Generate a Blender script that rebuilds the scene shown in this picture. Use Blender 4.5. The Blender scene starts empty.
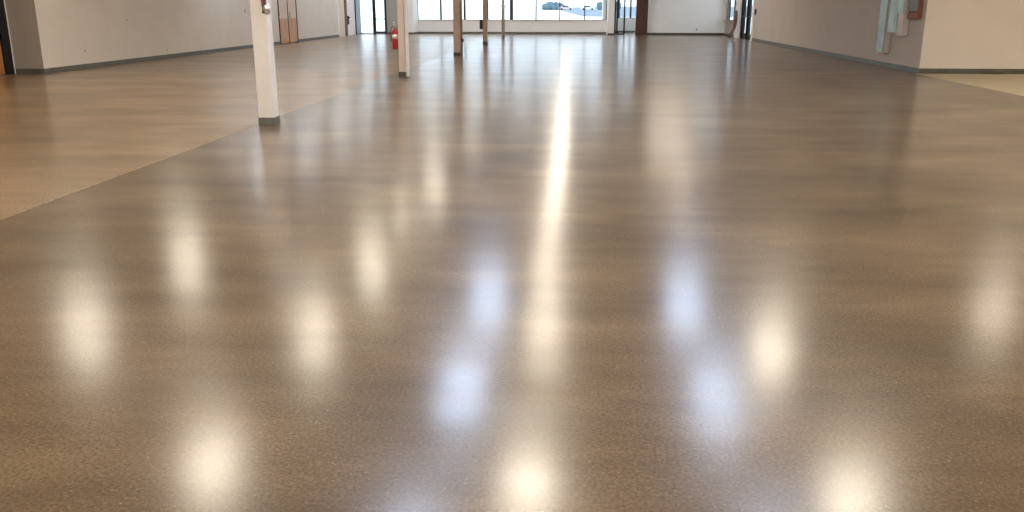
import bpy, bmesh, math, random
from mathutils import Vector, Matrix
random.seed(7)
PI = math.pi
C = bpy.context.scene.collection
S = bpy.context.scene

# ------------------------------------------------------------------ camera
cam = bpy.data.cameras.new('camera')
cam.sensor_width = 36.0
cam.lens = 36.0 * 874.0 / 1024.0
cam.clip_start = 0.05
cam.clip_end = 3000
co = bpy.data.objects.new('camera', cam)
C.objects.link(co)
co.location = (0, 0, 1.5)
co.rotation_euler = (math.radians(90 - 16.02), 0, math.radians(4.28))
S.camera = co

# ------------------------------------------------------------------ world, exposure, render look
w = bpy.data.worlds.new('sky')
S.world = w
w.use_nodes = True
bg = w.node_tree.nodes['Background']
bg.inputs[0].default_value = (0.74, 0.87, 1.0, 1)
bg.inputs[1].default_value = 1.2
S.view_settings.view_transform = 'Standard'
S.view_settings.look = 'None'
S.view_settings.gamma = 1
S.view_settings.exposure = 1.38
S.view_settings.use_curve_mapping = False
S.cycles.max_bounces = 10
S.cycles.diffuse_bounces = 5
S.cycles.glossy_bounces = 4
S.cycles.transparent_max_bounces = 12
S.cycles.sample_clamp_indirect = 6.0
S.cycles.use_denoising = True

WARM_E = 14.0      # warm ceiling panels
COOL_E = 7.2       # daylight-white ceiling panels
CEIL = 4.2


# ------------------------------------------------------------------ materials
def mat(name, col, rough=0.6, metal=0.0, spec=0.5, var=0.0, scale=4.0, bump=0.0, bscale=40.0, stretch=(1, 1, 1)):
    m = bpy.data.materials.new(name)
    m.use_nodes = True
    nt = m.node_tree
    b = nt.nodes['Principled BSDF']
    b.inputs['Base Color'].default_value = (*col, 1)
    b.inputs['Roughness'].default_value = rough
    b.inputs['Metallic'].default_value = metal
    b.inputs['Specular IOR Level'].default_value = spec
    if var or bump:
        tc = nt.nodes.new('ShaderNodeTexCoord')
        mp = nt.nodes.new('ShaderNodeMapping')
        mp.inputs['Scale'].default_value = stretch
        nt.links.new(tc.outputs['Object'], mp.inputs[0])
    if var:
        n = nt.nodes.new('ShaderNodeTexNoise')
        n.inputs['Scale'].default_value = scale
        n.inputs['Detail'].default_value = 5
        nt.links.new(mp.outputs[0], n.inputs['Vector'])
        r = nt.nodes.new('ShaderNodeValToRGB')
        r.color_ramp.elements[0].position = 0.3
        r.color_ramp.elements[1].position = 0.7
        r.color_ramp.elements[0].color = (*[c * (1 - var) for c in col], 1)
        r.color_ramp.elements[1].color = (*[min(1, c * (1 + var)) for c in col], 1)
        nt.links.new(n.outputs[0], r.inputs[0])
        nt.links.new(r.outputs[0], b.inputs['Base Color'])
    if bump:
        n2 = nt.nodes.new('ShaderNodeTexNoise')
        n2.inputs['Scale'].default_value = bscale
        nt.links.new(mp.outputs[0], n2.inputs['Vector'])
        bp = nt.nodes.new('ShaderNodeBump')
        bp.inputs['Strength'].default_value = bump
        bp.inputs['Distance'].default_value = 0.01
        nt.links.new(n2.outputs[0], bp.inputs['Height'])
        nt.links.new(bp.outputs[0], b.inputs['Normal'])
    return m


def emis(name, col, s):
    m = bpy.data.materials.new(name)
    m.use_nodes = True
    b = m.node_tree.nodes['Principled BSDF']
    b.inputs['Base Color'].default_value = (0.8, 0.8, 0.8, 1)
    b.inputs['Emission Color'].default_value = (*col, 1)
    b.inputs['Emission Strength'].default_value = s
    return m


def glass(name):
    m = bpy.data.materials.new(name)
    m.use_nodes = True
    nt = m.node_tree
    nt.nodes.remove(nt.nodes['Principled BSDF'])
    out = nt.nodes['Material Output']
    t = nt.nodes.new('ShaderNodeBsdfTransparent')
    t.inputs[0].default_value = (0.95, 0.97, 0.97, 1)
    g = nt.nodes.new('ShaderNodeBsdfGlossy')
    g.inputs['Roughness'].default_value = 0.02
    f = nt.nodes.new('ShaderNodeFresnel')
    f.inputs[0].default_value = 1.2
    x = nt.nodes.new('ShaderNodeMixShader')
    ge = nt.nodes.new('ShaderNodeNewGeometry')
    fr = nt.nodes.new('ShaderNodeMath')      # only the entering side of a pane reflects
    fr.operation = 'SUBTRACT'
    fr.use_clamp = True
    nt.links.new(f.outputs[0], fr.inputs[0])
    nt.links.new(ge.outputs['Backfacing'], fr.inputs[1])
    nt.links.new(fr.outputs[0], x.inputs[0])
    nt.links.new(t.outputs[0], x.inputs[1])
    nt.links.new(g.outputs[0], x.inputs[2])
    nt.links.new(x.outputs[0], out.inputs[0])
    return m


def concrete(name, c_dark, c_mid, c_light, rough=0.24, spec=0.5, edge=False):
    """polished concrete: cloudy colour, aggregate flecks, softly uneven polish"""
    m = bpy.data.materials.new(name)
    m.use_nodes = True
    nt = m.node_tree
    N, L = nt.nodes.new, nt.links.new
    b = nt.nodes['Principled BSDF']
    tc = N('ShaderNodeTexCoord')

    def noise(scale, detail=4, rough_=0.55, sc=(1, 1, 1)):
        mp = N('ShaderNodeMapping')
        mp.inputs['Scale'].default_value = sc
        L(tc.outputs['Object'], mp.inputs[0])
        n = N('ShaderNodeTexNoise')
        n.inputs['Scale'].default_value = scale
        n.inputs['Detail'].default_value = detail
        n.inputs['Roughness'].default_value = rough_
        L(mp.outputs[0], n.inputs['Vector'])
        return n.outputs[0]

    def ramp(src, stops):
        r = N('ShaderNodeValToRGB')
        e = r.color_ramp.elements
        while len(e) < len(stops):
            e.new(0.5)
        for i, (p, c) in enumerate(stops):
            e[i].position = p
            e[i].color = (*c, 1) if len(c) == 3 else c
        L(src, r.inputs[0])
        return r.outputs[0]

    def mix(mode, fac, a, b_):
        x = N('ShaderNodeMix')
        x.data_type = 'RGBA'
        x.blend_type = mode
        if isinstance(fac, float):
            x.inputs[0].default_value = fac
        else:
            L(fac, x.inputs[0])
        for s, v in ((x.inputs[6], a), (x.inputs[7], b_)):
            if isinstance(v, tuple):
                s.default_value = (*v, 1)
            else:
                L(v, s)
        return x.outputs[2]
    g = lambda v: (v, v, v)
    base = ramp(noise(0.75, 6, 0.62, (0.7, 1.3, 1)), [(0.3, c_dark), (0.5, c_mid), (0.72, c_light)])
    fine = ramp(noise(70, 3, 0.75), [(0.3, g(0.5)), (0.7, g(1.5))])
    col = mix('MULTIPLY', 1.0, base, fine)
    mids = ramp(noise(2.6, 6, 0.7, (0.35, 1.5, 1)), [(0.3, g(0.87)), (0.7, g(1.13))])
    col = mix('MULTIPLY', 1.0, col, mids)
    # pale and dark aggregate flecks of a few millimetres
    v = N('ShaderNodeTexVoronoi')
    v.inputs['Scale'].default_value = 62
    L(tc.outputs['Object'], v.inputs['Vector'])
    fl = ramp(v.outputs['Distance'], [(0.10, g(1)), (0.2, g(0))])
    pick = N('ShaderNodeSeparateColor')
    L(v.outputs['Color'], pick.inputs[0])
    p1 = ramp(pick.outputs[0], [(0.78, g(0)), (0.84, g(1))])
    p2 = ramp(pick.outputs[1], [(0.84, g(0)), (0.88, g(1))])
    m1 = mix('MULTIPLY', 1.0, fl, p1)
    m2 = mix('MULTIPLY', 1.0, fl, p2)
    col = mix('MIX', m1, col, tuple(min(1, c * 2.1) for c in c_light))
    col = mix('MIX', m2, col, tuple(c * 0.35 for c in c_dark))
    L(col, b.inputs['Base Color'])
    rr = ramp(noise(1.6, 7, 0.75, (0.5, 1.6, 1)), [(0.3, g(rough - 0.02)), (0.7, g(rough + 0.03))])
    L(rr, b.inputs['Roughness'])
    sp = ramp(noise(0.9, 8, 0.72, (0.4, 1.7, 1)), [(0.30, g(spec * 0.62)), (0.5, g(spec)), (0.70, g(spec * 1.3))])
    L(sp, b.inputs['Specular IOR Level'])
    # a hazier lobe mixed in: polish over faint etch haze
    h = N('ShaderNodeBsdfPrincipled')
    L(col, h.inputs['Base Color'])
    L(sp, h.inputs['Specular IOR Level'])
    h.inputs['Roughness'].default_value = max(0.285, rough)
    x = N('ShaderNodeMixShader')
    x.inputs[0].default_value = 0.30
    L(b.outputs[0], x.inputs[1])
    L(h.outputs[0], x.inputs[2])
    L(x.outputs[0], nt.nodes['Material Output'].inputs[0])
    return m


M = {}
M['floor'] = concrete('polished brown concrete', (0.082, 0.056, 0.034), (0.132, 0.092, 0.056), (0.200, 0.142, 0.088), 0.185, 0.6)
M['floor_tan'] = concrete('polished tan concrete', (0.18, 0.122, 0.070), (0.25, 0.172, 0.100), (0.32, 0.225, 0.135), 0.23, 0.45)
M['floor_pale'] = concrete('dull pale concrete', (0.46, 0.38, 0.26), (0.52, 0.44, 0.31), (0.58, 0.49, 0.35), 0.5, 0.35)
M['joint'] = mat('crumbled joint edge', (0.22, 0.165, 0.105), 0.8, var=0.6, scale=30)
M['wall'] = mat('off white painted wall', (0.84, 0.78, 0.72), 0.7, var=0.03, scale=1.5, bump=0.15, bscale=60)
M['wall_shaded'] = mat('greige wall with painted shade', (0.57, 0.50, 0.45), 0.7, var=0.04, scale=1.2, bump=0.15, bscale=60)  # shade on the right side wall is put into this darker colour
M['wall_cream'] = mat('cream painted wall', (0.84, 0.77, 0.69), 0.7, var=0.02, scale=1.2, bump=0.15, bscale=60)
M['wall_white'] = mat('white painted wall', (0.93, 0.92, 0.91), 0.65, var=0.02, scale=1.2)
M['wall_deep_shade'] = mat('grey wall with painted shade', (0.42, 0.40, 0.37), 0.7, var=0.03, scale=2)  # wall faces turned from the light, their shade painted into the grey
M['ceiling'] = mat('ceiling paint', (0.85, 0.82, 0.78), 0.85, var=0.05, scale=0.6)
M['cove'] = mat('grey rubber cove base', (0.13, 0.13, 0.115), 0.5, var=0.2, scale=5)
M['cove_dark'] = mat('dark brown base', (0.085, 0.065, 0.05), 0.5, var=0.15, scale=8)
M['col_white'] = mat('white column paint', (0.80, 0.76, 0.72), 0.55, var=0.04, scale=6, bump=0.2, bscale=30)
M['col_cream'] = mat('cream column paint', (0.60, 0.50, 0.40), 0.55, var=0.06, scale=7, bump=0.2, bscale=30)
M['col_tan'] = mat('tan column paint', (0.48, 0.38, 0.32), 0.6, var=0.1, scale=7, bump=0.2, bscale=30)
M['col_grey'] = mat('grey column paint', (0.75, 0.73, 0.70), 0.5, var=0.06, scale=6)
M['black'] = mat('black anodised metal', (0.012, 0.014, 0.018), 0.35, metal=0.2, var=0.2, scale=6)
M['darkgrey'] = mat('dark grey metal frame', (0.07, 0.07, 0.075), 0.4, metal=0.4, var=0.2, scale=6)
M['chrome'] = mat('brushed steel', (0.7, 0.7, 0.7), 0.22, metal=1.0, var=0.05, scale=20)
M['red'] = mat('red enamel', (0.40, 0.008, 0.016), 0.3, var=0.1, scale=20)
M['maroon'] = mat('maroon enamel', (0.16, 0.02, 0.035), 0.4, var=0.2, scale=20)
M['label'] = mat('pale paper label', (0.78, 0.62, 0.55), 0.6, var=0.06, scale=30)
M['wood'] = mat('orange brown wood', (0.66, 0.34, 0.16), 0.45, var=0.25, scale=3, stretch=(8, 8, 0.6))
M['wood_pale'] = mat('pale pinkish tan wood', (0.78, 0.62, 0.49), 0.5, var=0.12, scale=3, stretch=(8, 8, 0.6))
M['wood_door'] = mat('orange stained wood', (0.50, 0.20, 0.055), 0.4, var=0.25, scale=2.5, stretch=(6, 6, 0.5))
M['wood_dark'] = mat('dark reddish brown wood', (0.075, 0.026, 0.014), 0.4, var=0.4, scale=2.5, stretch=(8, 8, 0.5))
M['plank'] = mat('weathered brown plank', (0.19, 0.09, 0.05), 0.6, var=0.3, scale=3, stretch=(8, 8, 0.7))
M['aqua'] = mat('aqua grey painted steel', (0.42, 0.55, 0.51), 0.4, metal=0.1, var=0.22, scale=2.5)
M['aqua_bright'] = mat('bright aqua painted steel', (0.52, 0.72, 0.66), 0.4, var=0.1, scale=4)
M['box_pink'] = mat('dusty mauve paint', (0.74, 0.66, 0.62), 0.6, var=0.08, scale=4)
M['box_green'] = mat('grey green enamel', (0.20, 0.215, 0.18), 0.5, var=0.15, scale=4)
M['rust'] = mat('red brown wood board', (0.30, 0.10, 0.05), 0.6, var=0.2, scale=4)
M['sill'] = mat('grey window sill', (0.35, 0.36, 0.38), 0.4, var=0.05, scale=6)
M['glass'] = glass('window glass')
M['warm'] = emis('warm lit diffuser', (1.0, 0.89, 0.72), WARM_E)
M['warm_far'] = emis('warm lit tube diffuser', (1.0, 0.90, 0.74), 5.0)
M['warm_mid'] = emis('warm soft diffuser', (1.0, 0.88, 0.70), 8.5)
M['warm_dim'] = emis('dimmer warm diffuser', (1.0, 0.86, 0.70), 3.6)
M['cool'] = emis('cool lit diffuser', (0.60, 0.75, 1.0), COOL_E)
M['fixture'] = mat('white enamel light housing', (0.7, 0.7, 0.68), 0.4, var=0.03, scale=5)
M['pavement'] = mat('pale dry pavement', (0.80, 0.79, 0.77), 0.9, var=0.12, scale=0.12)
M['asphalt'] = mat('blue grey asphalt', (0.16, 0.20, 0.25), 0.9, var=0.35, scale=0.25)
M['leaf'] = mat('grey green shrub leaves', (0.10, 0.16, 0.19), 0.8, var=0.4, scale=3)
M['carpink'] = mat('pale rose car paint', (0.62, 0.45, 0.47), 0.3, var=0.03, scale=2)
M['carwhite'] = mat('white car paint', (0.75, 0.75, 0.75), 0.3, var=0.03, scale=2)
M['tyre'] = mat('tyre rubber', (0.03, 0.03, 0.03), 0.8, var=0.1, scale=9)
M['plastic'] = mat('ivory plastic plate', (0.55, 0.5, 0.44), 0.4, var=0.05, scale=30)
M['slot'] = mat('dark slot', (0.04, 0.035, 0.03), 0.6, var=0.1, scale=30)


# ------------------------------------------------------------------ mesh helpers
class MB:
    def __init__(s):
        s.bm = bmesh.new()

    def box(s, x0, x1, y0, y1, z0, z1, bevel=0.0):
        r = bmesh.ops.create_cube(s.bm, size=1.0)
        vs = r['verts']
        bmesh.ops.scale(s.bm, vec=(x1 - x0, y1 - y0, z1 - z0), verts=vs)
        bmesh.ops.translate(s.bm, vec=((x0 + x1) / 2, (y0 + y1) / 2, (z0 + z1) / 2), verts=vs)
        if bevel:
            es = list({e for v in vs for e in v.link_edges})
            bmesh.ops.bevel(s.bm, geom=es, offset=bevel, segments=2, affect='EDGES')
        return s

    def prism(s, pts, z0, z1):
        a = [s.bm.verts.new((x, y, z0)) for x, y in pts]
        b = [s.bm.verts.new((x, y, z1)) for x, y in pts]
        n = len(pts)
        s.bm.faces.new(a[::-1])
        s.bm.faces.new(b)
        for i in range(n):
            s.bm.faces.new((a[i], a[(i + 1) % n], b[(i + 1) % n], b[i]))
        return s

    def lathe(s, prof, cx=0, cy=0, seg=20, z=0):
        rings = []
        for r, h in prof:
            rings.append([s.bm.verts.new((cx + r * math.cos(2 * PI * i / seg), cy + r * math.sin(2 * PI * i / seg), z + h)) for i in range(seg)])
        for a, b in zip(rings, rings[1:]):
            for i in range(seg):
                s.bm.faces.new((a[i], a[(i + 1) % seg], b[(i + 1) % seg], b[i]))
        s.bm.faces.new(rings[0][::-1])
        s.bm.faces.new(rings[-1])
        return s

    def tube(s, pts, r, seg=10, rs=None):
        pts = [Vector(p) for p in pts]
        rings = []
        for i, p in enumerate(pts):
            d = (pts[min(i + 1, len(pts) - 1)] - pts[max(i - 1, 0)]).normalized()
            up = Vector((0, 0, 1)) if abs(d.z) < 0.9 else Vector((0, 1, 0))
            u = d.cross(up).normalized()
            v = d.cross(u)
            rad = rs[i] if rs else r
            rings.append([s.bm.verts.new(p + rad * (u * math.cos(2 * PI * k / seg) + v * math.sin(2 * PI * k / seg))) for k in range(seg)])
        for a, b in zip(rings, rings[1:]):
            for i in range(seg):
                s.bm.faces.new((a[i], a[(i + 1) % seg], b[(i + 1) % seg], b[i]))
        s.bm.faces.new(rings[0][::-1])
        s.bm.faces.new(rings[-1])
        return s

    def xf(s, m):
        s.bm.transform(m)
        return s

    def build(s, name, m, parent=None, smooth=False):
        bmesh.ops.recalc_face_normals(s.bm, faces=s.bm.faces)
        me = bpy.data.meshes.new(name)
        s.bm.to_mesh(me)
        s.bm.free()
        me.materials.append(m)
        if smooth:
            for p in me.polygons:
                p.use_smooth = True
        o = bpy.data.objects.new(name, me)
        C.objects.link(o)
        if parent is not None:
            o.parent = parent
        return o


def struct(o):
    o['kind'] = 'structure'
    return o


def sempty(name, loc=(0, 0, 0)):
    o = bpy.data.objects.new(name, None)
    C.objects.link(o)
    o.location = loc
    o['kind'] = 'structure'
    return o


def thing(name, label, cat, loc=(0, 0, 0), group=None, rz=0):
    o = bpy.data.objects.new(name, None)
    C.objects.link(o)
    o.location = loc
    o.rotation_euler = (0, 0, rz)
    o['label'] = label
    o['category'] = cat
    if group:
        o['group'] = group
    return o


def tag(o, label, cat, group=None):
    o['label'] = label
    o['category'] = cat
    if group:
        o['group'] = group
    return o


def along(p0, p1, t0, t1, th, z0, z1, side=1):
    """prism along the line p0-p1 between parameters t0..t1 (metres), thickness th to the left (side=1) or right"""
    a, b = Vector(p0), Vector(p1)
    d = (b - a).normalized()
    n = Vector((-d.y, d.x)) * side
    q = [a + d * t0, a + d * t1, a + d * t1 + n * th, a + d * t0 + n * th]
    return [(v.x, v.y) for v in q], z0, z1


# ------------------------------------------------------------------ floor, outside ground, ceiling
W0, W1 = (-12.12, 19.42), (-11.72, 44.2)     # foot line of the left wall
R0, R1 = (7.75, 21.0), (7.49, 47.6)          # foot line of the right wall
YL = 47.6                                    # far wall plane left of the bay
YF = 47.4                                    # far wall plane right of it
YB = 48.85                                   # window bay plane

struct(MB().prism([(-4.18, -6), (7.62, -6), (7.62, 20.9), (16, 20.9), (16, 21.25), (8.1, 21.25), (8.1, 54), (-13.2, 54), (-13.2, 53), (-4.18, 53)], -0.12, 0.0).build('floor', M['floor']))
struct(MB().prism([(-13.2, -6), (-4.18, -6), (-4.18, 53), (-13.2, 53)], -0.12, 0.0).build('floor', M['floor_tan']))
struct(MB().box(7.62, 16, -6, 20.9, -0.12, 0.0).build('floor', M['floor_pale']))
# ragged crumbled edge of the saw-cut joint
j = MB()
y = -2.0
prev = None
pl, pr = [], []
while y < 11.3:
    pl.append((-4.175 - random.uniform(0.0, 0.02), y))
    pr.append((-4.165 + random.uniform(0.0, 0.006), y))
    y += random.uniform(0.03, 0.09)
j.prism(pl + pr[::-1], 0.0, 0.0016)
struct(j.build('trim_1', M['joint']))

struct(MB().prism([(-13.2, -6), (16, -6), (16, 21.25), (7.95, 21.25), (7.75, 52), (-13.2, 52)], CEIL, CEIL + 0.15).build('ceiling', M['ceiling']))
struct(MB().box(-320, 320, 54, 1500, -0.3, -0.1).build('ground', M['pavement']))
struct(MB().box(8.1, 320, 21.25, 54, -0.3, -0.1).build('ground', M['pavement']))
struct(MB().prism([(3.9, 126), (0.5, 133), (-0.9, 160), (-5, 260), (-16, 600), (20, 900), (220, 900), (120, 126)], -0.1, -0.06).build('ground', M['asphalt']))

# ------------------------------------------------------------------ walls
# left wall, far part (with openings for the wooden double door and the white door)
dl = (Vector(W1) - Vector(W0)).length


def wl(t0, t1, z0, z1, th=0.3, m='wall', name='wall_left', side=1):
    return struct(MB().prism(*along(W0, W1, t0, t1, th, z0, z1, side)).build(name, M[m]))


# one wall mesh with the recess for the wooden door
lw = MB()
lw.prism(*along(W0, W1, 0.0, 15.55, 0.3, 0, CEIL))
lw.prism(*along(W0, W1, 15.55, 17.75, 0.3, 2.3, CEIL))
lw.prism(*along((W0[0] - 0.18, W0[1]), (W1[0] - 0.18, W1[1]), 15.55, 17.75, 0.12, 0, 2.3))
lw.prism(*along(W0, W1, 17.75, 23.95, 0.3, 0, CEIL))
lw.prism(*along(W0, W1, 23.95, 28.4, 0.3, 2.4, CEIL))
struct(lw.build('wall_left', M['wall']))
# return face and near part of the left side
struct(MB().box(-12.8, W0[0], 19.415, 19.6, 0, CEIL).build('wall_left', M['wall_deep_shade']))
nw = MB()
nw.box(-13.1, -12.8, 19.33, 19.6, 0, CEIL)
nw.box(-13.1, -12.8, 16.9, 19.33, 2.35, CEIL)
nw.box(-13.1, -12.8, -6, 16.9, 0, CEIL)
struct(nw.build('wall_left', M['wall']))
# right wall with its doorway and window opening
dr = (Vector(R1) - Vector(R0)).length
D0, D1 = 19.45, 22.15          # doorway along the right wall
V0, V1 = 23.15, 25.95            # window along the right wall
rw = MB()
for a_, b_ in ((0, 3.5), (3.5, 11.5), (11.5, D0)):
    struct(MB().prism(*along(R0, R1, a_, b_, 0.3, 0, CEIL, -1)).build('wall_right', M['wall_shaded']))
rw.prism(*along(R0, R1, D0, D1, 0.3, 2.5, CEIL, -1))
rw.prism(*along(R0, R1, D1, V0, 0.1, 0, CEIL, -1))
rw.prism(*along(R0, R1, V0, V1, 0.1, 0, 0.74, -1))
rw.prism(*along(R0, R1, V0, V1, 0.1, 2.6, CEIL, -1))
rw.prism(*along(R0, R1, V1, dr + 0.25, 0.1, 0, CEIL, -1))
struct(rw.build('wall_right', M['wall_shaded']))
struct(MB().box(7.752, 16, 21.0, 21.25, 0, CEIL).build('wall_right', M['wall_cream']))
struct(MB().box(15.85, 16, -6, 21.0, 0, CEIL).build('wall_right', M['wall_cream']))
struct(MB().box(-13.1, 16, -6.2, -6, 0, CEIL).build('wall_back', M['wall']))
# far wall: knee wall and lintel of the window bay, the walls either side
fw = MB()
fw.box(-8.82, 1.45, YB, YB + 0.2, 0, 0.72)
fw.box(-8.82, 1.45, YB, YB + 0.2, 3.0, CEIL)
struct(fw.build('wall_front', M['wall_white']))
struct(MB().box(-9.25, -8.82, YL, YB + 0.2, 0, CEIL).build('wall_front', M['wall_white']))
struct(MB().box(1.45, 1.78, YF - 0.35, YB + 0.2, 0, CEIL).build('wall_front', M['wall_white']))
struct(MB().box(-10.25, -9.25, YL, YL + 0.2, 0, CEIL).build('wall_front', M['wall_deep_shade']))
hw = MB()
hw.box(-11.95, -10.25, YL, YL + 0.2, 2.7, CEIL)
hw.box(1.78, 3.5, YF, YF + 0.2, 2.7, CEIL)
struct(hw.build('wall_front', M['wall_white']))
struct(MB().box(3.5, 7.49, YF, YF + 0.2, 0, CEIL).build('wall_front', M['wall_white']))
# entrance lobby behind the right opening
lb = MB()
lb.box(1.45, 4.9, 51.6, 51.8, 0, 0.78)
lb.box(1.45, 4.9, 51.6, 51.8, 2.7, CEIL)
lb.box(4.9, 5.1, YF + 0.2, 51.8, 0, CEIL)
lb.box(1.25, 1.45, YB + 0.2, 51.8, 0, CEIL)
struct(lb.build('wall_front', M['wall_white']))

# ------------------------------------------------------------------ baseboards
bl = MB()
bl.prism(*along(W0, W1, 0, 15.5, 0.012, 0, 0.11, -1))
bl.prism(*along(W0, W1, 17.8, 23.93, 0.012, 0, 0.11, -1))
bl.box(-12.79, W0[0] + 0.012, 19.403, 19.415, 0, 0.11)
struct(bl.build('baseboard_left', M['cove']))
br = MB()
br.prism(*along(R0, R1, 0, D0 - 0.08, 0.012, 0, 0.11, 1))
br.box(7.74, 15.85, 20.988, 21.0, 0, 0.11)
struct(br.build('baseboard_right', M['cove']))
b2 = MB()
b2.prism(*along(R0, R1, D1 + 0.4, dr - 0.1, 0.012, 0, 0.1, 1))
b2.box(3.51, 7.47, YF - 0.012, YF, 0, 0.11)
b2.box(1.45, 1.78, YF - 0.362, YF - 0.35, 0, 0.09)
struct(b2.build('baseboard_front', M['cove_dark']))
b3 = MB()
b3.box(-8.82, 1.44, YB - 0.012, YB, 0, 0.1)
b3.box(-8.82, -8.808, YL, YB - 0.02, 0, 0.1)
b3.box(-9.25, -8.82, YL - 0.012, YL, 0, 0.1)
b3.box(-10.25, -9.26, YL - 0.012, YL, 0, 0.11)
b3.box(1.8, 4.88, 51.588, 51.6, 0, 0.1)
struct(b3.build('baseboard_front', M['cove']))

# ------------------------------------------------------------------ windows of the far bay
xs = [-8.80, -7.54, -6.24, -4.97, -3.69, -2.36, -1.08, 0.26, 1.44]
mw = [0.025, 0.05, 0.06, 0.03, 0.09, 0.035, 0.03, 0.03, 0.03]    # half widths of the mullions
for i in range(8):
    a, b = xs[i], xs[i + 1]
    wn = sempty('window_%d' % (i + 1), ((a + b) / 2, YB + 0.1, 0.72))
    hw_ = (b - a) / 2
    f = MB()
    l_, r_ = mw[i], mw[i + 1]
    f.box(-hw_, -hw_ + l_, -0.04, 0.04, 0.0, 2.28)
    f.box(hw_ - r_, hw_, -0.04, 0.04, 0.0, 2.28)
    f.box(-hw_ + l_, hw_ - r_, -0.04, 0.04, 0.0, 0.025)
    f.box(-hw_ + l_, hw_ - r_, -0.04, 0.04, 2.23, 2.28)
    f.build('window_frame', M['darkgrey'], wn)
    MB().box(-hw_ + l_, hw_ - r_, -0.004, 0.004, 0.025, 2.23).build('pane', M['glass'], wn)
struct(MB().box(-8.81, 1.44, YB - 0.05, YB + 0.06, 0.70, 0.725, 0.004).build('trim_2', M['wall_white']))

# lobby windows
lxs = [1.5, 2.2, 2.86, 3.9, 4.88]
for i in range(4):
    a, b = lxs[i], lxs[i + 1]
    wn = sempty('window_%d' % (i + 9), ((a + b) / 2, 51.7, 0.78))
    h_ = (b - a) / 2
    f = MB()
    f.box(-h_, -h_ + 0.05, -0.04, 0.04, 0, 1.92)
    f.box(h_ - 0.05, h_, -0.04, 0.04, 0, 1.92)
    f.box(-h_ + 0.05, h_ - 0.05, -0.04, 0.04, 0, 0.04)
    f.box(-h_ + 0.05, h_ - 0.05, -0.04, 0.04, 1.87, 1.92)
    f.build('window_frame', M['darkgrey'], wn)
    MB().box(-h_ + 0.05, h_ - 0.05, -0.004, 0.004, 0.04, 1.87).build('pane', M['glass'], wn)


# ------------------------------------------------------------------ glazed doors with black frames
def glazed_leaf(root, x0, x1, y, z1, m='black', st=0.1, base=0.16, mid=None, hinge=0.0):
    f = MB()
    f.box(x0, x0 + st, y - 0.025, y + 0.025, 0.01, z1)
    f.box(x1 - st, x1, y - 0.025, y + 0.025, 0.01, z1)
    f.box(x0 + st, x1 - st, y - 0.025, y + 0.025, 0.01, base)
    f.box(x0 + st, x1 - st, y - 0.025, y + 0.025, z1 - st, z1)
    if mid:
        f.box(x0 + st, x1 - st, y - 0.025, y + 0.025, mid, mid + 0.05)
    lf = f.build('door_leaf', M[m], root)
    MB().box(x0 + st, x1 - st, y - 0.004, y + 0.004, base, z1 - st).build('glass_panel', M['glass'], lf)
    return lf


# left entrance: bright side light, then the black framed door
d = sempty('door_1', (-10.95, YL + 0.1, 0))
f = MB()
f.box(-0.85, -0.77, -0.06, 0.06, 0, 2.7)
f.box(-0.07, 0.05, -0.06, 0.06, 0, 2.7)
f.box(0.60, 0.68, -0.06, 0.06, 0, 2.7)
f.box(-0.77, 0.6, -0.06, 0.06, 2.62, 2.7)
f.build('door_frame', M['black'], d)
MB().box(-0.77, -0.07, -0.004, 0.004, 0.05, 2.62).build('side_light', M['glass'], d)
MB().box(-0.77, -0.07, -0.05, 0.05, 0.0, 0.05).build('threshold', M['chrome'], d)
glazed_leaf(d, 0.05, 0.60, 0.0, 2.6, st=0.04, base=0.14, mid=0.76)
MB().tube([(0.11, -0.03, 1.0), (0.11, -0.07, 1.0), (0.54, -0.07, 1.0), (0.54, -0.03, 1.0)], 0.012).build('push_bar', M['chrome'], d)

# right entrance: black framed leaf seen nearly flat on, opening beside it
d = sempty('door_2', (1.8, YF + 0.1, 0))
f = MB()
f.box(0.0, 0.08, -0.08, 0.08, 0, 2.7)
f.box(0.08, 1.62, -0.08, 0.08, 2.6, 2.7)
f.build('door_frame', M['black'], d)
glazed_leaf(d, 0.1, 0.56, 0.0, 2.58, st=0.085, base=0.06)
MB().prism([(0.185, 0.02), (0.33, 0.02), (0.185, 0.01)], 0.06, 0.07).build('kick_plate', M['black'], d)

# wide dark brown post closing the opening
tag(MB().box(2.9, 3.499, YF - 0.22, YF + 0.199, 0, 2.7, 0.01).build('brown_post', M['wood_dark']),
    'wide dark brown wooden post beside the black framed glass door at the far wall', 'post')

# right wall double door
ang = math.atan2(R1[1] - R0[1], R1[0] - R0[0])
dv = (Vector(R1) - Vector(R0)).normalized()


def ronwall(t, z=0, off=0.0):
    n = Vector((-dv.y, dv.x))
    p = Vector(R0) + dv * t + n * off
    return (p.x, p.y, z)


d = sempty('door_3', ronwall(D0, 0, -0.1))
d.rotation_euler = (0, 0, ang)
L_ = D1 - D0
f = MB()
f.box(0.0, 0.10, -0.1, 0.1, 0, 2.5)
f.box(L_ - 0.10, L_, -0.1, 0.1, 0, 2.5)
f.box(0.1, L_ - 0.1, -0.1, 0.1, 2.4, 2.5)
f.box(L_ / 2 - 0.05, L_ / 2 + 0.05, -0.1, 0.1, 0, 2.4)
f.build('door_frame', M['black'], d)
for a, b in ((0.10, L_ / 2 - 0.05), (L_ / 2 + 0.05, L_ - 0.10)):
    glazed_leaf(d, a, b, 0.0, 2.4, st=0.12, base=0.25)
    MB().tube([(a + 0.1, 0.03, 1.0), (a + 0.1, 0.09, 1.0), (b - 0.1, 0.09, 1.0), (b - 0.1, 0.03, 1.0)], 0.018).build('push_bar', M['black'], d)
MB().box(-0.28, 0.0, 0.1, 0.13, 0, 2.55).build('door_jamb', M['wall_white'], d)
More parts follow.
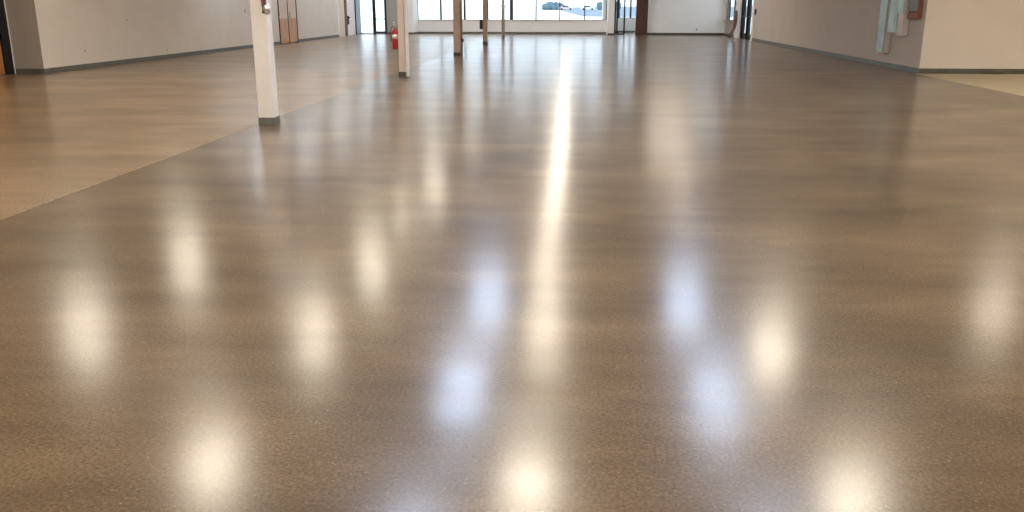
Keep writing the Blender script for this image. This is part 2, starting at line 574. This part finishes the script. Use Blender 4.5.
tag(MB().box(-0.05, 0.05, 0.0, 0.06, -0.12, 0.12, 0.01).build('door_release', M['slot']),
    'small dark release box on the right wall next to the black double door', 'switch')
o = bpy.data.objects['door_release']
o.location = ronwall(D0 - 0.72, 1.22, 0.0)
o.rotation_euler = (0, 0, ang)

# pilaster and far window on the right wall
pm = MB().box(0, 0.9, 0.0, 0.1, 0, CEIL).build('trim_3', M['wall_white'])
struct(pm)
pm.location = ronwall(D1 + 0.05)
pm.rotation_euler = (0, 0, ang)
wn = sempty('window_13', ronwall(V0, 0.74, 0.0))
wn.rotation_euler = (0, 0, ang)
f = MB()
LV = V1 - V0
for a_, b_ in ((0.0, 0.06), (0.6, 0.95), (2.05, 2.4), (LV - 0.06, LV)):
    f.box(a_, b_, -0.04, 0.01, 0, 1.86)
for a_, b_ in ((0.06, 0.6), (0.95, 2.05), (2.4, LV - 0.06)):
    f.box(a_, b_, -0.04, 0.01, 0, 0.05)
    f.box(a_, b_, -0.04, 0.01, 1.8, 1.86)
f.build('window_frame', M['black'], wn)
for a_, b_ in ((0.06, 0.6), (0.95, 2.05), (2.4, LV - 0.06)):
    MB().box(a_, b_, -0.004, 0.004, 0.05, 1.8).build('pane', M['glass'], wn)
MB().box(0.05, LV + 0.45, 0.011, 0.11, -0.04, 0.0, 0.006).build('window_sill', M['sill'], wn)

# ------------------------------------------------------------------ doors on the left wall
angl = math.atan2(W1[1] - W0[1], W1[0] - W0[0])
dvl = (Vector(W1) - Vector(W0)).normalized()


def lonwall(t, z=0, off=0.0):
    """off > 0 goes into the room"""
    n = Vector((dvl.y, -dvl.x))
    p = Vector(W0) + dvl * t + n * off
    return (p.x, p.y, z)


# wooden double door: local x along the wall, local -y into the room
d = sempty('door_4', lonwall(15.55))
d.rotation_euler = (0, 0, angl)
f = MB()
f.box(0, 0.06, -0.03, 0.16, 0, 2.3)
f.box(2.14, 2.2, -0.03, 0.16, 0, 2.3)
f.box(0.06, 2.14, -0.03, 0.16, 2.24, 2.3)
f.build('door_frame', M['slot'], d)
for k, (a, b) in enumerate(((0.07, 1.07), (1.12, 2.13))):
    lf = MB().box(a, b, -0.015, 0.04, 0.03, 2.23, 0.004).build('door_leaf', M['wood_pale'], d)
    kp = MB().box(a + 0.03, b - 0.03, -0.024, -0.0151, 0.05, 0.98, 0.003).build('kick_plate', M['wood'], lf)
    kp['label'] = 'orange brown lower panel'
    hx = 1.0 if k == 0 else 1.18
    MB().tube([(hx, -0.02, 1.0), (hx, -0.06, 1.0), (hx, -0.06, 1.2), (hx, -0.02, 1.2)], 0.01).build('door_handle', M['darkgrey'], lf)
    for z in (0.3, 1.15, 2.0):
        hxx = a - 0.005 if k == 0 else b + 0.005
        MB().box(hxx - 0.02, hxx + 0.02, -0.03, -0.01, z - 0.06, z + 0.06).build('hinge', M['slot'], lf)
MB().box(1.075, 1.115, -0.03, 0.03, 0.0, 2.24).build('astragal', M['slot'], d)

# white door with a black handle, framed by a cream jamb and brown post, far left
d = sempty('door_5', lonwall(23.96))
d.rotation_euler = (0, 0, angl)
MB().box(0.0, 0.95, -0.05, -0.001, 0, 2.4).build('door_jamb', M['wall_cream'], d)
MB().box(0.95, 1.3, -0.09, 0.2, 0, 2.4).build('door_post', M['plank'], d)
lf = MB().box(1.31, 3.1, 0.0, 0.05, 0.005, 2.28, 0.004).build('door_leaf', M['wall_white'], d)
hb = MB().box(1.60, 1.82, -0.04, -0.001, 0.55, 0.98, 0.01)
hb.box(1.64, 1.76, -0.10, -0.04, 0.86, 0.92, 0.008)
hb.build('door_handle', M['slot'], lf)
f = MB()
f.box(3.1, 3.6, -0.06, 0.12, 0, 2.4)
f.box(3.6, 4.2, -0.02, 0.12, 0, 2.4)
f.build('door_frame', M['black'], d)

# black framed wooden door close on the left
d = sempty('door_6', (-12.8, 16.9, 0))
f = MB()
f.box(-0.2, 0.03, 2.14, 2.429, 0, 2.35)
f.box(-0.2, 0.03, 0.0, 0.12, 0, 2.35)
f.box(-0.2, 0.03, 0.12, 2.14, 2.25, 2.35)
f.build('door_frame', M['black'], d)
lf = MB().box(-0.09, 0.0, 0.13, 2.13, 0.02, 2.24, 0.004).build('door_leaf', M['wood_door'], d)
MB().tube([(0.0, 1.95, 1.0), (0.05, 1.95, 1.0), (0.05, 1.82, 1.0)], 0.012).build('door_handle', M['chrome'], lf)


# ------------------------------------------------------------------ columns
# white square column, nearest
t = thing('support_column', 'nearest white square column with a grey rubber base on the joint line', 'column', (-4.02, 11.2, 0), 'row of columns')
MB().box(-0.1, 0.1, -0.1, 0.1, 0.0, CEIL, 0.006).build('column_shaft', M['col_white'], t)
bs = MB().box(-0.107, 0.107, -0.107, 0.107, 0.0, 0.10).build('column_base', M['cove'], t)

t = thing('support_column', 'second nearest cream column carrying the red fire extinguisher on its left side', 'column', (-3.79, 19.1, 0), 'row of columns')
MB().box(-0.08, 0.055, -0.08, 0.06, 0.0, CEIL, 0.006).build('column_shaft', M['col_cream'], t)
MB().box(-0.086, 0.06, -0.088, 0.0, 0.0, 0.115).build('column_base', M['cove_dark'], t)
MB().box(0.056, 0.13, 0.0, 0.05, 0.0, CEIL, 0.01).build('pipe_chase', M['wall_cream'], t)

t = thing('support_column', 'third tan painted column with a thin dark pipe up its right side', 'column', (-3.70, 27.2, 0), 'row of columns')
MB().box(-0.11, 0.10, -0.1, 0.1, 0.0, CEIL, 0.006).build('column_shaft', M['col_tan'], t)
MB().box(-0.115, 0.105, -0.11, -0.1, 0.0, 0.115).build('column_base', M['cove_dark'], t)
p = MB().tube([(0.13, 0.02, 0.0), (0.13, 0.02, CEIL)], 0.028)
p.build('conduit_pipe', M['col_tan'], t, True)
MB().box(0.12, 0.19, -0.05, 0.02, 0.42, 0.52, 0.008).build('junction_box', M['wood_dark'], t)

t = thing('support_column', 'fourth slim tan column with a small dark box on its left side', 'column', (-3.66, 34.95, 0), 'row of columns')
MB().box(-0.085, 0.085, -0.07, 0.07, 0.0, CEIL, 0.005).build('column_shaft', M['col_tan'], t)
MB().box(-0.09, 0.09, -0.08, 0.08, 0.0, 0.13).build('column_base', M['cove_dark'], t)

t = thing('support_column', 'farthest slim pale grey column standing before the bright window bay', 'column', (-3.60, 42.5, 0), 'row of columns')
MB().lathe([(0.075, 0), (0.075, CEIL)], seg=20).build('column_shaft', M['col_grey'], t, True)
MB().lathe([(0.10, 1.42), (0.10, 1.5)], seg=20).build('pipe_clamp', M['col_grey'], t)
MB().box(0.02, 0.09, -0.09, -0.03, 0.02, 0.12, 0.01).build('floor_bracket', M['wood_dark'], t)

# dark box on column four
t = thing('electrical_box', 'small dark brown box mounted on the left side of the fourth column', 'box', (-3.81, 34.93, 0.60))
MB().box(-0.06, 0.064, -0.07, 0.07, 0.0, 0.36, 0.01).build('box_body', M['wood_dark'], t)
MB().box(-0.05, 0.055, -0.078, -0.0701, 0.03, 0.26, 0.003).build('box_door', M['slot'], t)

# fire extinguisher on column two
t = thing('fire_extinguisher', 'red fire extinguisher with a pale label hung on the cream column', 'fire extinguisher', (-3.94, 19.05, 0.585))
prof = [(0.045, 0), (0.056, 0.012), (0.060, 0.04), (0.060, 0.365), (0.052, 0.390), (0.034, 0.405), (0.022, 0.41), (0.022, 0.46)]
MB().lathe(prof, seg=24).build('cylinder_body', M['red'], t, True)
MB().lathe([(0.0615, 0.22), (0.0615, 0.31)], seg=24).build('label_band', M['label'], t, True)
v = MB().lathe([(0.02, 0.46), (0.02, 0.49), (0.028, 0.492), (0.028, 0.505)], seg=16)
v.build('valve_head', M['chrome'], t)
h = MB()
h.box(-0.012, 0.012, -0.09, 0.03, 0.505, 0.515)
h.tube([(0, 0.02, 0.51), (0, -0.04, 0.545), (0, -0.1, 0.55)], 0.008)
h.build('squeeze_handle', M['chrome'], t)
MB().tube([(0.0, -0.03, 0.48), (-0.05, -0.06, 0.46), (-0.075, -0.06, 0.40), (-0.078, -0.04, 0.28), (-0.078, -0.03, 0.18)], 0.009, rs=[0.008, 0.008, 0.008, 0.008, 0.013]).build('discharge_hose', M['slot'], t, True)
bk = MB().box(0.060, 0.0695, -0.02, 0.02, 0.05, 0.5)
bk.build('wall_bracket', M['darkgrey'], t)

# red and chrome valve fitting on the nearest column
t = thing('wall_fitting', 'dark red fitting with a shiny chrome cup on the nearest white column', 'fixture', (-3.935, 11.055, 1.38))
MB().box(-0.01, 0.03, -0.04, 0.044, 0.10, 0.34, 0.006).build('fitting_body', M['maroon'], t)
MB().lathe([(0.02, 0.0), (0.04, 0.025), (0.048, 0.07), (0.045, 0.11), (0.02, 0.13)], cx=0.055, cy=-0.04, seg=20).build('chrome_cup', M['chrome'], t, True)
MB().tube([(0.01, -0.05, 0.02), (0.02, -0.06, 0.09), (0.012, -0.06, 0.16)], 0.012).build('drain_tube', M['darkgrey'], t, True)

# ------------------------------------------------------------------ electrical gear on the right wall
def on_right(name, label, cat, t, z):
    o = thing(name, label, cat, ronwall(t, z, 0.012), None, ang)
    return o


# local x along the wall (away), local y into the room
t = on_right('wiring_trough', 'long aqua grey vertical wiring trough reaching lowest on the right wall', 'trough', 2.05, 0.35)
MB().box(0, 0.36, 0.0, 0.13, 0, 2.4, 0.006).build('trough_body', M['box_pink'], t)
MB().box(0.005, 0.50, 0.13, 0.155, 0.03, 2.4, 0.004).build('trough_cover', M['aqua'], t)
for z in (0.55, 1.0, 1.6):
    MB().lathe([(0.012, 0), (0.012, 0.006)], seg=10).xf(Matrix.Translation((0.25, 0.155, z)) @ Matrix.Rotation(-PI / 2, 4, 'X')).build('cover_screw', M['slot'], t)
t = on_right('wiring_trough', 'shorter aqua grey wiring trough between the long trough and the brown backed box', 'trough', 0.94, 0.80)
MB().box(0, 0.38, 0.0, 0.13, 0, 2.0, 0.006).build('trough_body', M['box_pink'], t)
MB().box(0.385, 0.95, 0.0, 0.145, 0.06, 2.0, 0.004).build('trough_cover', M['aqua'], t)
MB().box(0.02, 0.36, 0.131, 0.16, 0.52, 2.0, 0.004).build('upper_cover', M['aqua_bright'], t)
MB().lathe([(0.012, 0), (0.012, 0.006)], seg=10).xf(Matrix.Translation((0.65, 0.145, 0.72)) @ Matrix.Rotation(-PI / 2, 4, 'X')).build('cover_screw', M['slot'], t)
t = on_right('panel_box', 'grey green electrical box on a red brown board nearest the corner of the right wall', 'electrical box', 0.22, 1.20)
MB().box(0, 0.68, 0.0, 0.03, 0, 1.2, 0.004).build('backing_board', M['rust'], t)
MB().box(0.02, 0.60, 0.031, 0.1, 0.17, 1.2, 0.006).build('box_body', M['box_green'], t)
MB().box(0.0, 0.02, 0.031, 0.09, 0.05, 1.2).build('side_board', M['rust'], t)
MB().box(0.03, 0.66, 0.031, 0.08, 0.0, 0.10, 0.004).build('lower_board', M['rust'], t)

# ------------------------------------------------------------------ leaning plank, small pieces
t = thing('wood_plank', 'worn brown wooden plank leaning against the white pilaster by the far window', 'plank', (0, 0, 0))
pb = MB()
path = [(7.06, 43.3, 0.0), (7.29, 43.35, 0.45), (7.375, 43.45, 0.85), (7.41, 43.6, 1.26)]
wv = Vector((0.065, 0.03, 0))
dp = Vector((0.01, 0.02, 0))
rings = []
for q in path:
    q = Vector(q)
    rings.append([pb.bm.verts.new(q + a * wv + b * dp) for a, b in ((-1, -1), (1, -1), (1, 1), (-1, 1))])
for a, b in zip(rings, rings[1:]):
    for i in range(4):
        pb.bm.faces.new((a[i], a[(i + 1) % 4], b[(i + 1) % 4], b[i]))
pb.bm.faces.new(rings[0][::-1])
pb.bm.faces.new(rings[-1])
bpy.data.objects.remove(t)
tag(pb.build('wood_plank', M['plank']), 'worn brown wooden plank leaning against the white pilaster by the far window', 'plank')


def outlet(loc, rz, label):
    t = thing('wall_outlet', label, 'outlet', loc, None, rz)
    MB().box(-0.04, 0.04, -0.008, 0, -0.06, 0.06, 0.002).build('cover_plate', M['plastic'], t)
    for z in (-0.028, 0.028):
        MB().box(-0.016, 0.016, -0.011, -0.0081, z - 0.014, z + 0.014).build('socket', M['slot'], t)


outlet(lonwall(12.15, 1.30, 0), angl, 'small outlet plate on the left wall just left of the nearest column')
outlet((6.05, YF, 0.28), 0, 'small outlet low on the white far wall near the right corner')
for i, (tt, zz, lb_) in enumerate(((1.75, 0.42, 'small dark anchor hole low on the left wall near its grey corner'),
                                   (6.0, 0.22, 'tiny brown scuff anchor just above the base of the left wall'),
                                   (3.9, 1.12, 'small old screw anchor higher up on the left wall'))):
    a = MB().lathe([(0.018, 0), (0.018, 0.004), (0.010, 0.007)], seg=12).xf(Matrix.Rotation(PI / 2, 4, 'X'))
    if i == 2:
        pass
    o = a.build('wall_anchor', M['slot'] if i == 0 else M['plank'])
    o.location = lonwall(tt, zz, 0.0)
    o.rotation_euler = (0, 0, angl)
    tag(o, lb_, 'anchor')
a = MB().lathe([(0.02, 0), (0.02, 0.004), (0.012, 0.007)], seg=12).xf(Matrix.Rotation(-PI / 2, 4, 'X'))
o = a.build('wall_anchor', M['slot'])
o.location = ronwall(2.75, 0.30, 0.0)
o.rotation_euler = (0, 0, ang)
tag(o, 'small dark hole cover left of the foot of the long aqua trough', 'anchor')
tag(MB().box(9.15, 9.62, 20.955, 20.985, 0.0, 0.035, 0.006).build('metal_strip', M['cove_dark']),
    'short brown metal strip on the floor along the cream wall base', 'strip')
tag(MB().box(6.9, 7.02, 44.4, 44.5, 0.0, 0.012, 0.003).build('paper_scrap', M['label']),
    'tiny pale scrap on the floor in front of the leaning plank', 'scrap')


# ------------------------------------------------------------------ ceiling lights (seen as reflections in the floor, plus unseen added ones)
def panel(x, y, wx, wy, m, label, grp, name='ceiling_light'):
    t = thing(name, label, 'ceiling light', (x, y, CEIL - 0.001), grp)
    f = MB()
    a, b = wx / 2, wy / 2
    f.box(-a - 0.03, -a, -b - 0.03, b + 0.03, -0.07, 0)
    f.box(a, a + 0.03, -b - 0.03, b + 0.03, -0.07, 0)
    f.box(-a, a, -b - 0.03, -b, -0.07, 0)
    f.box(-a, a, b, b + 0.03, -0.07, 0)
    f.build('light_frame', M['fixture'], t)
    MB().box(-a, a, -b, b, -0.06, -0.01).build('diffuser', M[m], t)
    return t


ORD = ['first', 'second', 'third', 'fourth', 'fifth', 'sixth', 'seventh', 'eighth', 'ninth', 'tenth', 'eleventh', 'twelfth']
rows = [
    ('row above the left bay', -8.65, [(14.0, 'warm'), (18.2, 'warm')], 0.6, 1.0),
    ('row above the columns', -4.5, [(9.55, 'warm'), (14.0, 'warm'), (18.4, 'warm'), (22.6, 'warm'), (27.2, 'warm')], 0.55, 1.0),
    ('centre row', -0.5, [(9.4, 'warm'), (14.2, 'warm_mid'), (16.4, 'warm_dim')], 0.55, 1.2),
    ('row right of centre', 3.3, [(9.3, 'warm'), (13.9, 'warm'), (27.0, 'warm_dim')], 0.6, 1.0),
    ('row by the right wall', 7.95, [(16.3, 'warm_mid'), (11.7, 'warm')], 0.6, 1.0),
]
for rn, x, ys, wx, wy in rows:
    for i, (y, m) in enumerate(ys):
        panel(x, y, wx, wy, m, 'warm rectangular ceiling light, %s from the camera in the %s' % (ORD[i], rn), 'warm ceiling lights')
# the centre row runs on as long tube fittings towards the windows
for i in range(10):
    panel(-0.66, 18.6 + i * 3.0, 0.42, 2.2, 'warm_far' if i > 2 else 'warm_dim', 'long tube light, %s from the camera in the line down the room' % ORD[i], 'tube lights', 'tube_light')
M['fill_white'] = emis('added fill diffuser', (0.87, 0.93, 1.0), 7.0)  # emitter for the unseen fill panels added below
for i, x in enumerate((-8.0, -5.6, -3.2, 1.0)):  # unseen row added to wash the bay's knee wall with light
    panel(x, 46.2, 1.2, 0.6, 'fill_white', 'added unseen fill light before the window bay, %s from the left' % ORD[i], 'added window bay fill')
for i, (x, y) in enumerate(((-10.9, 29.5), (-10.9, 34.5), (-10.9, 39.5), (-10.9, 44.0))):  # unseen panels added to lighten the far left wall
    panel(x, y, 0.9, 1.2, 'fill_white', 'added unseen fill light along the far left wall, %s from the camera' % ORD[i], 'added left wall fill')
for i, (x, y) in enumerate(((6.0, 40.0), (6.0, 44.6))):  # unseen pair added to brighten the far right walls
    panel(x, y, 0.7, 0.8, 'fill_white', 'added unseen fill light in the far right corner, %s from the camera' % ORD[i], 'added far corner fill')
panel(3.2, 49.8, 1.2, 0.6, 'fill_white', 'added unseen fill light inside the entrance lobby', 'added lobby fill')  # unseen, added to lift the dark lobby wall
for i in range(2):
    panel(3.7, 34.5 + i * 4.2, 1.6, 1.6, 'warm_dim', 'wide dim ceiling light, %s from the camera before the far right wall' % ORD[i], 'wide lights')
for i in range(2):
    panel(-4.35, 35.3 + i * 6, 0.5, 1.6, 'warm_dim', 'dim ceiling light, %s from the camera beyond the third column' % ORD[i], 'dim lights')
for rn, x in (('left of the centre line', -1.66), ('right of the centre line', 2.12)):
    for i, y in enumerate((7.7, 12.0, 16.2)):
        panel(x, y, 0.62, 1.9, 'cool', 'bluish white ceiling panel, %s from the camera %s' % (ORD[i], rn), 'bluish ceiling panels')
for i, (x, y) in enumerate(((12.2, 16.9), (12.2, 9.5))):
    panel(x, y, 0.6, 1.0, 'warm', 'warm ceiling light in the right hand bay, %s' % ('by the cream wall' if i == 0 else 'farther from the cream wall'), 'warm ceiling lights')

# the grid extended unseen overhead and behind the camera, added to brighten the floor
for j_, y in enumerate((5.0, 0.2, -4.4)):
    for i, x in enumerate((-9.1, -4.8, -0.55, 3.45, 7.7)):
        panel(x, y, 0.6, 1.1, 'warm', 'added unseen warm light over the near floor, %s row back, %s from the left' % (ORD[j_], ORD[i]), 'warm ceiling lights')

# ------------------------------------------------------------------ outside
def car(x, y, rz, m, label):
    t = thing('parked_car', label, 'car', (x, y, -0.06), None, rz)
    pts = [(-2.2, 0.25), (2.2, 0.25), (2.25, 0.65), (2.0, 0.85), (1.2, 0.93), (0.6, 1.4), (-0.9, 1.45), (-1.6, 0.98), (-2.2, 0.9)]
    b = MB().prism(pts, -0.85, 0.85).xf(Matrix.Rotation(PI / 2, 4, 'X'))
    b.build('car_body', M[m], t)
    for s in (-1, 1):
        wd = MB().prism([(-1.4, 0.98), (1.05, 0.95), (0.55, 1.34), (-0.85, 1.38)], 0, 0.01).xf(Matrix.Translation((0, s * 0.86, 0)) @ Matrix.Rotation(PI / 2, 4, 'X'))
        wd.build('side_window', M['slot'], t)
        for cx in (-1.35, 1.4):
            MB().lathe([(0.32, -0.1), (0.33, 0), (0.32, 0.1)], seg=18).xf(Matrix.Translation((cx, s * 0.82, 0.32)) @ Matrix.Rotation(PI / 2, 4, 'X')).build('wheel', M['tyre'], t)


car(-4.5, 290, 0.05, 'carpink', 'pale rose car parked far out beyond the windows, left of the white one')
car(2.5, 290, -0.04, 'carwhite', 'white car parked far out beyond the windows')


def shrub(x, y, rx, h, label):
    b = MB()
    for k in range(26):
        a = random.uniform(0, 2 * PI)
        rr = rx * math.sqrt(random.random())
        r = random.uniform(0.25, 0.45) * h
        hz = random.uniform(0.25, 0.75) * h * (1 - 0.5 * rr / rx)
        q = bmesh.ops.create_icosphere(b.bm, subdivisions=2, radius=r)
        for v in q['verts']:
            n = v.co.normalized()
            v.co *= 1 + random.uniform(-0.18, 0.18)
        bmesh.ops.translate(b.bm, vec=(rr * math.cos(a), 0.5 * rr * math.sin(a), hz), verts=q['verts'])
    o = b.build('shrub', M['leaf'])
    o.location = (x, y, -0.1)
    tag(o, label, 'shrub')


shrub(-8.6, 300, 3.2, 2.9, 'dusky rounded shrub outside at the left edge of the asphalt')
shrub(9.6, 300, 3.6, 3.2, 'dusky broad shrub outside at the right of the asphalt')
